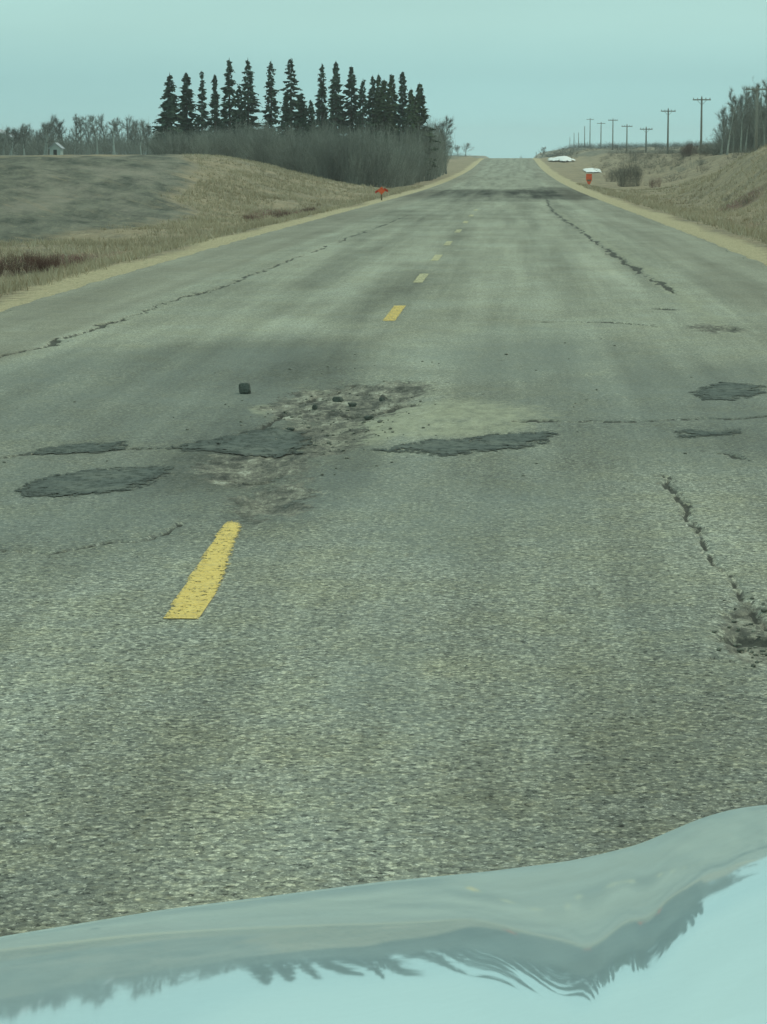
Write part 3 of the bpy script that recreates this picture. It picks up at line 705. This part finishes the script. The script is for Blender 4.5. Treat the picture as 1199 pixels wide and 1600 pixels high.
# tree line on the left plateau
rs = np.random.default_rng(8)
LT = []
u = -70
while u < 262:
    LT.append(u); u += rs.uniform(9, 15)
for i, u in enumerate(LT):
    vt = np.interp(u, [-70, 0, 30, 45, 70, 85, 100, 150, 190, 215, 240, 262], [190, 200, 196, 206, 196, 183, 186, 181, 188, 190, 200, 207]) + rs.normal(0, 3.5)
    d = rs.uniform(395, 445)
    place_bare(u, vt, d, rs.uniform(1.5, 2.3), '%s leafless tree from the left in the row on the left field' % ORD[i], 'bare trees along the left field edge', 500 + i, twigs=520, up=.62, pale=rs.random() < .4, r0=rs.uniform(.11, .2), wt=.05)
place_bare(71, 196, 372, 2.6, 'pale thick-trunked bare tree standing beside the small pale shed', None, 77, twigs=300, pale=True, r0=.34, bare_to=.42, up=.45, wt=.05)
items = []
for k in range(260):
    u = rs.uniform(-90, 275); d = rs.uniform(405, 470); x = hx(u) * d
    if 68 < u < 100 and d < 400: continue
    V, Fc = shrubs[rs.integers(8)]; items.append((V, Fc, x, d, G(x, d), rs.uniform(2.2, 3.6), rs.uniform(2.2, 4.6)))
tag(link('undergrowth', scatter_mesh('undergrowth', items, M_thick, rs)), 'grey leafless undergrowth behind the tree row on the left field', kind='stuff')

# tall poplars on the right bank
RT = [(1128, 172, 300), (1137, 150, 292), (1146, 139, 300), (1152, 146, 310), (1158, 134, 296), (1165, 128, 302), (1171, 138, 312), (1177, 127, 306), (1184, 132, 300), (1190, 122, 310), (1197, 128, 304), (1205, 120, 300), (1214, 124, 308), (1225, 122, 300), (1238, 128, 306), (1250, 126, 300)]
for i, (u, v, d) in enumerate(RT):
    place_bare(u, v, d + 8, rs.uniform(1.2, 1.9), '%s tall bare poplar from the left on the right bank' % ORD[i], 'tall bare poplars on the right bank', 700 + i, up=.85, twigs=700, pale=rs.random() < .5, r0=.12, bare_to=.22, wt=.035)
items = []
for k in range(230):
    u = rs.uniform(1112, 1290); d = rs.uniform(312, 345); x = hx(u) * d; V, Fc = shrubs[rs.integers(8)]
    top = np.interp(u, [1118, 1140, 1160, 1290], [224, 208, 164, 155]) + rs.normal(0, 14)
    items.append((V, Fc, x, d, G(x, d), rs.uniform(1.8, 2.8), max(CH + (VY - top) / F * d - G(x, d), 1)))
tag(link('poplar_undergrowth', scatter_mesh('poplar_undergrowth', items, M_thick, rs)), 'grey brush filling the foot of the poplars on the right bank', kind='stuff')

# single bushes
items = []
for k in range(700):
    d = rs.uniform(245, 520); x = rs.uniform(11.5, 30)
    if vn(np.array([x * .25]), np.array([d * .05]), 97)[0] < (.42 if x < 17 else .3): continue
    V, Fc = shrubs[rs.integers(8)]; V, Fc = V[:600], Fc[:200]; items.append((V, Fc, x, d, G(x, d), rs.uniform(.6, 1.8), rs.uniform(.4, 1.3)))
tag(link('low_scrub', scatter_mesh('low_scrub', items, M_brush, rs)), 'low dull scrub over the rough ground beyond the right bank', kind='stuff')
M_bush = {'red': M_redtwig, 'dark': M_brush, 'grey': M_thick}
def bush(u, vbase, vtop, wpx, kind, label, group=None, n=5, d=None, name='bush'):
    if d is None: x, d, zb = on_ground(u, vbase)
    else: x = hx(u) * d; zb = G(x, d)
    h = CH + (VY - vtop) / F * d - zb; hw = wpx / 2 / F * d
    rs_ = np.random.default_rng(int(u * 7 + vtop)); it = []
    for k in range(n):
        V, Fc = shrubs[rs_.integers(8)]; ox = rs_.uniform(-.62, .62) * hw if n > 1 else 0; oy = rs_.uniform(-.8, .8) * min(hw, 3)
        hh = h * (1 - .6 * (abs(ox) / hw) ** 1.5) * rs_.uniform(.7, 1.03); it.append((V, Fc, ox, oy, G(x + ox, d + oy) - zb, hw * .5, hh))
    o = link(name, scatter_mesh(name, it, M_bush[kind], rs_), None, (x, d, zb)); tag(o, label, 'bush', group); return o
BG = 'bushes on the right side'
bush(985, 291, 236, 52, 'dark', 'grey bare bush right of the nearer snow patch, tallest of the roadside bushes', BG, 22)
bush(960, 284, 258, 40, 'dark', 'low dark bush at the left foot of the tall grey bush', BG, 10)
bush(1024, 293, 270, 26, 'red', 'small dark reddish bush at the foot of the right bank', BG, 10)
bush(1078, 0, 216, 42, 'red', 'dark reddish brown bush left of the nearer utility pole', BG, 20, d=350)
bush(1112, 0, 214, 50, 'dark', 'dark brush right of the nearer utility pole below the poplars', BG, 18, d=345)
bush(1145, 0, 205, 50, 'dark', 'dark tall brush at the left foot of the poplars', BG, 16, d=330)
bush(1050, 0, 224, 34, 'grey', 'grey brush left of the dark reddish bush', BG, 6, d=470)
bush(1082, 262, 246, 60, 'grey', 'low grey scrub on the slope in front of the nearer pole', BG, 7)
bush(1040, 268, 256, 40, 'grey', 'low grey scrub between reddish bush and tall grey bush', BG, 5)
bush(1172, 318, 299, 30, 'dark', 'small dark shrub in the ditch below the right bank', BG, 4)
bush(1135, 316, 306, 50, 'dark', 'low dark shrub strip left of the ditch shrub', BG, 6)
bush(897, 0, 226, 18, 'dark', 'dark bush beside the farther snow patch', BG, 5, d=560)
bush(880, 0, 232, 30, 'dark', 'dark low brush left of the farthest poles', BG, 6, d=640)
bush(815, 0, 241, 9, 'dark', 'tiny dark bush on the crest at the right edge of the road', BG, 3, d=650)
LG = 'red willow bushes in the left ditch'
bush(52, 426, 380, 56, 'red', 'dark reddish willow bush nearest the bottom left in the ditch', LG, 20)
bush(88, 426, 385, 54, 'red', 'reddish willow bush right of the nearest ditch bush', LG, 18)
bush(122, 421, 392, 44, 'red', 'smaller reddish willow bush right of the pair in the ditch', LG, 16)
bush(15, 432, 388, 52, 'red', 'dull reddish willow bush at the left frame edge', LG, 16)
bush(395, 345, 329, 44, 'red', 'left bush of the reddish strip farther up the ditch', LG, 16)
bush(440, 341, 324, 50, 'red', 'middle bush of the reddish strip farther up the ditch', LG, 18)
bush(492, 333, 319, 50, 'red', 'right bush of the reddish strip farther up the ditch', LG, 18)
bush(680, 277, 258, 26, 'dark', 'brown brush at the right foot of the thicket', LG.replace('left ditch', 'left ditch'), 4)

# far-off woods along the horizon
items = []
for k in range(900):
    d = rs.uniform(700, 1250)
    if rs.random() < .30: u = rs.uniform(-200, 768); hh = rs.uniform(.5, 1.6)
    else: u = rs.uniform(842, 1300); hh = rs.uniform(.8, 2.6)
    if 700 < u < 768: hh = rs.uniform(.8, 1.8) * (.5 if u > 755 else 1)
    x = hx(u) * d
    if abs(x) < 9: continue
    V, Fc = shrubs[rs.integers(8)]; items.append((V[:360], Fc[:120], x, d, G(x, d), rs.uniform(2.5, 5), hh))
M_far = varied('far_wood_twigs', (.075, .095, .09), (.12, .135, .125), .2, .95)
tag(link('distant_woods', scatter_mesh('distant_woods', items, M_far, rs)), 'low dark belt of bare woods along the horizon', kind='stuff')
place_bare(728, 226, 900, 2.4, 'tiny bare tree on the horizon left of the road crest, right of two', 'tiny horizon trees left of the crest', 31, twigs=200, wt=.1)
place_bare(716, 229, 860, 1.8, 'tiny bare tree on the horizon beside the thicket, left of two', 'tiny horizon trees left of the crest', 32, twigs=200, wt=.1)
place_bare(847, 229, 760, 1.5, 'tiny bare tree on the horizon just right of the road crest', None, 33, twigs=200, wt=.08)

# dry grass: blades on the verges and banks
M_grass = None
m = Mat('dry_grass_blades', .9, .1)
m.color(m.mix(m.attr('shade'), (.33, .265, .18), (.62, .52, .37))); M_grass = m.m
rs = np.random.default_rng(3); GVs = []; SH = []
def grass(n, xa, xb, ya, yb, hmin, hmax):
    y = np.exp(rs.uniform(math.log(ya), math.log(yb), n)); x = xa + (xb - xa) * rs.random(n)
    keep = (vn(x * .5, y * .25, 88) + .25 * rs.random(n) > .35) & (fieldmask(x, y) < .25 + .5 * (rs.random(n) < .06)); x = x[keep]; y = y[keep]; n = len(x)
    z = ground(x, y); sh = np.clip(vn(x * .4, y * .3, 89) * .6 + rs.random(n) * .5, 0, 1)
    for b in range(5):
        a = rs.uniform(0, 2 * pi, n); wd = .007 + y * .0001; h = rs.uniform(hmin, hmax, n) * (.6 + .8 * vn(x * .3, y * .2, 90)); ln = rs.normal(0, .45, (2, n)) * h
        px = x + rs.normal(0, .07, n); py = y + rs.normal(0, .07, n)
        p0 = np.stack([px - np.cos(a) * wd, py - np.sin(a) * wd, z - .03], -1); p1 = np.stack([px + np.cos(a) * wd, py + np.sin(a) * wd, z - .03], -1)
        p2 = np.stack([px + ln[0], py + ln[1], z + h], -1)
        GVs.append(np.stack([p0, p1, p2], 1).reshape(-1, 3)); SH.append(np.repeat(sh, 3))
grass(17000, -17, -6.5, 26, 210, .06, .2); grass(14000, 5.1, 19, 42, 230, .06, .2); grass(3000, -9, -6.3, 25, 120, .05, .14)
grass(9000, -28, -12, 110, 235, .06, .18)
V = np.concatenate(GVs); me = mesh_np('dry_grass', V, np.arange(len(V)).reshape(-1, 3), [M_grass]); attr(me, 'shade', np.concatenate(SH))
tag(link('dry_grass', me), 'tufts of dry tan grass on verges and banks', kind='stuff')

# ------------------------------------------------------------------ utility poles
M_pole = varied('weathered_pole_wood', (.15, .145, .125), (.25, .24, .205), 8, .9)
M_ins = varied('insulator_ceramic', (.25, .27, .26), (.35, .37, .36), 5, .4)
POLES = [(1182, 137), (1096, 154), (1044, 172), (1010, 200), (980, 196), (958, 187), (939.5, 192), (922.4, 186), (914, 198), (904.5, 208), (897.5, 208), (891, 215)]
for i, (u, v) in enumerate(POLES):
    x = 25.5; d = x / hx(u); zb = G(x, d); zt = CH + (VY - v) / F * d; L = zt - zb
    if i == 0: lab = 'nearest wooden utility pole, standing against the tall bare poplars'
    elif i == len(POLES) - 1: lab = 'farthest tiny utility pole on the horizon'
    else: lab = '%s nearest wooden utility pole in the row along the right side' % ORD[i]
    r = empty('utility_pole', (x, d, zb), lab, 'utility pole', 'utility poles along the right side of the road')
    pb = MB(); pb.tube([(0, 0, -.5), (0, 0, L * .5), (0, 0, L)], [.17, .145, .115], 10); pb.build('pole', M_pole, r, smooth=True)
    if i < 8:
        aw = 1.22; ab = MB(); ab.box(-aw, aw, -.19, -.08, L - .42, L - .26); ab.build('crossarm', M_pole, r)
        if i in (1, 2, 3):
            bb = MB()
            for s in (-1, 1): bb.tube([(s * .62, -.2, L - .40), (s * .1, -.17, L - .95)], [.025, .025], 4)
            bb.build('brace', M_pole, r)
        for s in (-1.1, -.55, .55, 1.1, 0):
            ib = MB(); z0 = L - .26 if s else L; y0 = -.13 if s else 0
            ib.tube([(s, y0, z0), (s, y0, z0 + .06), (s, y0, z0 + .12), (s, y0, z0 + .2)], [.03, .065, .07, .03], 6)
            if i < 6: ib.build('insulator', M_ins, r)
p = MB(); p.tube([(0, 0, -.3), (0, 0, 1.5)], [.09, .07], 6)
x, d = hx(838.5) * 640, 640
tag(p.build('marker_post', M_pole, None, (x, d, G(x, d))), 'short dark post at the right of the road crest', 'post')

# ------------------------------------------------------------------ snow
def mat_snow():
    m = Mat('old_snow', .7, .3); co = m.coord(); m.color(m.mix(m.rng(m.noise(co, 2, 4), .3, .7), (.80, .80, .78), (.95, .95, .94))); m.bump(m.noise(co, 5, 4), .3, .1); return m.m
M_snow = mat_snow()
def snow(x, y, rx, ry, h, seed, label):
    n = 40; a = np.linspace(-1.3, 1.3, n); A, B = np.meshgrid(a, a)
    q = np.sqrt(A ** 2 + B ** 2) + .6 * fbm(A * 2.2 + seed, B * 2.2, seed, 4)
    s = 1 - q; f = grid_faces(n, n); f = f[(s.ravel()[f] > 0).all(1)]; used = np.unique(f); rm = -np.ones(n * n, int); rm[used] = np.arange(len(used))
    XX = x + A * rx; YY = y + B * ry; zz = ground(XX, YY) + .05 + h * np.clip(s, 0, .5) ** .5
    Vv = np.stack([XX, YY, zz], -1).reshape(-1, 3)[used] - np.array([x, y, 0])
    o = link('snow_patch', mesh_np('snow_patch', Vv, rm[f], [M_snow], True), None, (x, y, 0)); tag(o, label, 'snow patch', 'leftover snow patches right of the road')
sx_, sy_, _z = on_ground(926.5, 266.5, 60)
snow(sx_, sy_, 14.5 / F * sy_, 17, .3, 4, 'small white snow patch in the ditch behind the orange marker')
snow(hx(878) * 500, 500, 2.4, 18, .95, 9, 'longer white snow patch farther off beside the road crest')

# ------------------------------------------------------------------ roadside markers
M_or = varied('orange_sign_face', (.78, .10, .035), (.92, .17, .06), 8, .5, 0)
M_flag = varied('red_flag_cloth', (.50, .05, .03), (.66, .09, .05), 10, .8, 0)
M_lath = varied('wooden_lath', (.16, .12, .07), (.26, .20, .12), 20, .9, 0)
x, d, zb = on_ground(597, 313, 60)
k = d / F
r = empty('sign_marker', (x, d, zb), 'small orange diamond marker with two red flags on a stake, left verge', 'marker')
b = MB(); b.box(-.035, .035, -.02, .02, -.1, 12.5 * k); b.build('stake', M_lath, r)
b = MB(); c = 15.0 * k; s = 6.2 * k; b.prism([(0, c - s), (s, c), (0, c + s), (-s, c)], -.045, -.022); b.build('sign_panel', M_or, r)
for sg in (-1, 1):
    b = MB(); n = 6
    for i in range(n):
        x0 = sg * (4 + i) * k; x1 = sg * (5 + i) * k; y0, y1 = .03 * sin(i * 1.3), .03 * sin((i + 1) * 1.3); zt0 = (17.5 + (.0 if sg < 0 else 2.) - .55 * i) * k; zt1 = zt0 - .55 * k
        b.quad((x0, y0, zt0), (x1, y1, zt1), (x1, y1, zt1 - 4 * k), (x0, y0, zt0 - 4 * k)); b.quad((x0, y0 + .006, zt0), (x0, y0 + .006, zt0 - 4 * k), (x1, y1 + .006, zt1 - 4 * k), (x1, y1 + .006, zt1))
    b.build('flag', M_flag, r)
x, d, zb = on_ground(921, 290, 60)
k = d / F
r = empty('sign_marker', (x, d, zb), 'narrow red orange marker tapering to a stake, right verge before the snow', 'marker')
b = MB(); b.box(-.04, .04, -.02, .02, -.1, 8 * k); b.build('stake', M_lath, r)
b = MB(); b.prism([(-1.6 * k, 2.0 * k), (1.6 * k, 2.0 * k), (4.6 * k, 9 * k), (4.4 * k, 18 * k), (-4.4 * k, 18 * k), (-4.6 * k, 9 * k)], -.045, -.022); b.build('sign_panel', M_or, r)
b = MB(); b.prism([(-2.4 * k, 6.6 * k), (2.6 * k, 6.6 * k), (3.3 * k, 9.2 * k), (-3.3 * k, 9.2 * k)], -.052, -.047); b.build('stripe', M_lath, r)

# ------------------------------------------------------------------ farm buildings on the left field
def mat_siding(nm, c):
    m = Mat(nm, .7, .3); co = m.coord(); wv = m.n('ShaderNodeTexWave'); m.l(co, wv.inputs[0]); wv.inputs['Scale'].default_value = 3
    m.color(m.mix(m.math('MULTIPLY', wv.outputs['Fac'], .25), m.mix(m.rng(m.noise(co, 1.5, 4), .3, .7), c, tuple(q * .8 for q in c)), (.2, .2, .2))); return m.m
M_side = mat_siding('pale_siding', (.50, .56, .52)); M_roof = mat_siding('pale_metal_roof', (.42, .46, .50)); M_dark = varied('dark_opening', (.03, .03, .03), (.05, .05, .05), 2)
def shed(u, d, w, h, hr, ln, label, off=0.):
    x = hx(u) * d; zb = G(x, d)
    r = empty('farm_shed', (x, d, zb), label, 'shed', None, off)
    b = MB(); b.prism([(-w / 2, -.3), (w / 2, -.3), (w / 2, h), (0, h + hr), (-w / 2, h)], 0, ln); b.build('wall', M_side, r)
    b = MB(); e = .2
    for s in (-1, 1): b.prism([(0, h + hr + .02), (s * (w / 2 + e), h - e * hr / (w / 2) + .02), (s * (w / 2 + e), h - e * hr / (w / 2) + .1), (0, h + hr + .1)][::s], -.2, ln + .2)
    b.build('roof', M_roof, r)
    b = MB(); b.box(-w * .16, w * .16, -.03, -.005, 0, h * .8); b.build('door', M_dark, r)
shed(87, 378, 1.45, 1.25, .6, 2.4, 'small pale gabled shed on the left field beside the thick pale tree')
shed(-22, 455, 8.6, 3.0, 1.7, 9, 'pale roofed farm shed at the left frame edge behind bare trees')

# ------------------------------------------------------------------ the car the picture is taken from: its bonnet
HOOD_R = np.array([[2.20907,1.88917,1.67761,1.51911,1.38104,1.26321,1.16536,1.08829],[2.29121,1.93417,1.71855,1.54979,1.4052,1.28999,1.18663,1.09757],[2.3573,1.98334,1.75926,1.58454,1.43514,1.31605,1.20801,1.10791],[2.42091,2.03155,1.79875,1.61779,1.46411,1.3414,1.22923,1.11963],[2.48803,2.0818,1.84007,1.65275,1.49442,1.37114,1.25037,1.13448],[2.54688,2.12745,1.87621,1.68341,1.52146,1.39316,1.27222,1.15576],[2.60047,2.16613,1.90788,1.71106,1.54901,1.42194,1.29367,1.18547],[2.6473,2.20534,1.93504,1.73375,1.56794,1.43262,1.31797,1.22239],[2.66077,2.22012,1.94263,1.74326,1.58734,1.4622,1.35396,1.25904],[2.67395,2.23292,1.94765,1.74856,1.59463,1.46908,1.36897,1.28641],[2.68891,2.24238,1.95142,1.74775,1.59544,1.47429,1.37527,1.29798],[2.66846,2.23367,1.93919,1.73461,1.5847,1.46309,1.37194,1.29257],[2.64317,2.19042,1.90728,1.71022,1.56139,1.44614,1.34301,1.27429],[2.65581,2.21419,1.90063,1.68337,1.5299,1.41248,1.33232,1.25234],[2.59782,2.17267,1.89898,1.67015,1.50306,1.37914,1.2712,1.23414],[2.53558,2.14103,1.86578,1.67183,1.51486,1.39105,1.28815,1.22644],[2.63968,2.18338,1.90248,1.69395,1.55024,1.42478,1.32813,1.22305],[2.58607,2.08077,1.81397,1.6509,1.51247,1.40967,1.31313,1.21243],[2.45887,1.99602,1.71337,1.55396,1.45201,1.35711,1.28561,1.19242],[2.31435,1.89523,1.64432,1.47563,1.37202,1.3098,1.2234,1.1718],[2.08349,1.74908,1.55262,1.41437,1.30042,1.24604,1.19756,1.16785],[1.75148,1.55723,1.42891,1.35097,1.24444,1.1817,1.16962,1.18789]])
def bspl(x, n):
    m = n - 3; t = np.clip(x * m, 0, m - 1e-9); i = t.astype(int); f = t - i; B = np.zeros((len(x), n)); r = np.arange(len(x))
    for k, b in enumerate(((1 - f) ** 3 / 6, (3 * f ** 3 - 6 * f ** 2 + 4) / 6, (-3 * f ** 3 + 3 * f ** 2 + 3 * f + 1) / 6, f ** 3 / 6)): B[r, i + k] = b
    return B
def hood_surface():
    """the pressed bonnet: a smooth spline sheet, bulging up towards the middle of the car"""
    g = np.linspace(-300, 1500, 361)
    v = np.interp(g, [-300, 0, 250, 600, 760, 900, 1000, 1060, 1100, 1150, 1199, 1300, 1500.], [1525, 1472, 1430, 1385, 1370, 1352, 1328, 1302, 1285, 1271, 1265, 1262, 1262.])
    for _ in range(24): v[1:-1] = (v[:-2] + 2 * v[1:-1] + v[2:]) / 4
    U = np.linspace(-296, 1496, 180); S = np.linspace(0, 330, 90); v0 = np.interp(U, g, v)
    R = bspl((U + 300) / 1800, 22) @ HOOD_R @ bspl(S / 380, 8).T
    V = v0[:, None] + S[None, :]
    K = np.stack([(U[:, None] - 600) / F + 0 * V, (800 - V) / F, -np.ones_like(V)], -1) @ RC.T
    return K * R[..., None] + np.array([0, 0, CH])
P = hood_surface()
dX = np.gradient(P[:, 0, 0])[0]
def smooth_rows(a, n):
    a = a.copy()
    for _ in range(n): a[1:-1] = (a[:-2] + 2 * a[1:-1] + a[2:]) / 4
    return a
rows = [P[:, j] for j in range(P.shape[1])]
last = rows[-1]; back = []
for k, dy in enumerate((.03, .07, .12, .18, .26, .36, .48)):
    q = smooth_rows(last, 4 * (k + 1)); back.append(np.stack([last[:, 0], q[:, 1] - dy, q[:, 2] + .07 * dy], -1))
front = []
for dy, dz in ((.012, -.006), (.026, -.02), (.036, -.045), (.042, -.09), (.05, -.22), (.03, -.45), (.0, -.62)):
    front.append(rows[0] + np.array([0, dy, dz]))
allr = np.array(front[::-1] + rows + back)           # (row, column, 3)
def side(a, sign, reach):
    """carry the sheet on sideways to the wing, falling away at its edge"""
    cols = []; e = a[:, -1] if sign > 0 else a[:, 0]
    f = smooth_rows(e, 30)
    for k in range(1, 25):
        t = k / 24; d = reach * t
        q = e * (1 - t) + f * t; q = q.copy(); q[:, 0] = e[:, 0] + sign * d; q[:, 1] -= .10 * t * t; q[:, 2] -= .03 * t * t + .22 * max(0, t - .8) ** 1.5 * 5
        cols.append(q)
    return cols if sign > 0 else cols[::-1]
allr = np.concatenate([np.stack(side(allr, -1, .22), 1), allr, np.stack(side(allr, 1, .62), 1)], 1)
nr_, nc_, _ = allr.shape
def mat_hood():
    m = Mat('pearl_car_paint', .5, .5)
    co = m.coord()
    dif = m.n('ShaderNodeBsdfDiffuse'); dif.inputs[0].default_value = (.50, .67, .71, 1)
    gl = m.n('ShaderNodeBsdfGlossy'); gl.inputs[0].default_value = (.97, .98, .98, 1); gl.inputs['Roughness'].default_value = .022
    ms = m.n('ShaderNodeMixShader'); lw = m.n('ShaderNodeLayerWeight'); lw.inputs[0].default_value = .5
    m.val(m.rng(m.noise(co, 7, 6, .7), .35, .7, .62, .56), ms.inputs[0]); m.l(dif.outputs[0], ms.inputs[1]); m.l(gl.outputs[0], ms.inputs[2])
    m.l(ms.outputs[0], m.t.nodes['Material Output'].inputs['Surface']); return m.m
M_hood = mat_hood()
car = empty('car', (0, 1.7, 0), 'pale pearl car whose glossy bonnet shows along the bottom, reflecting sky and trees', 'car')
me = mesh_np('bonnet', allr.reshape(-1, 3) - np.array([0, 1.7, 0]), grid_faces(nr_, nc_), [M_hood], True)
hood = link('bonnet', me, car)
sd = hood.modifiers.new('thickness', 'SOLIDIFY'); sd.thickness = .004; sd.offset = -1

# ------------------------------------------------------------------ the air
hz = MB(); hz.box(-1250, 1250, -70, 2250, -12, 22)
hm = bpy.data.materials.new('air'); hm.use_nodes = True; ht = hm.node_tree; ht.nodes.clear()
ho = N(ht, 'ShaderNodeOutputMaterial'); pv = N(ht, 'ShaderNodeVolumePrincipled')
pv.inputs['Color'].default_value = (.97, 1, 1, 1); pv.inputs['Density'].default_value = .00026; pv.inputs['Anisotropy'].default_value = .3
ht.links.new(pv.outputs[0], ho.inputs['Volume'])
hzo = hz.build('haze', hm); hzo['kind'] = 'stuff'; hzo['label'] = 'thin pale haze over the far fields'
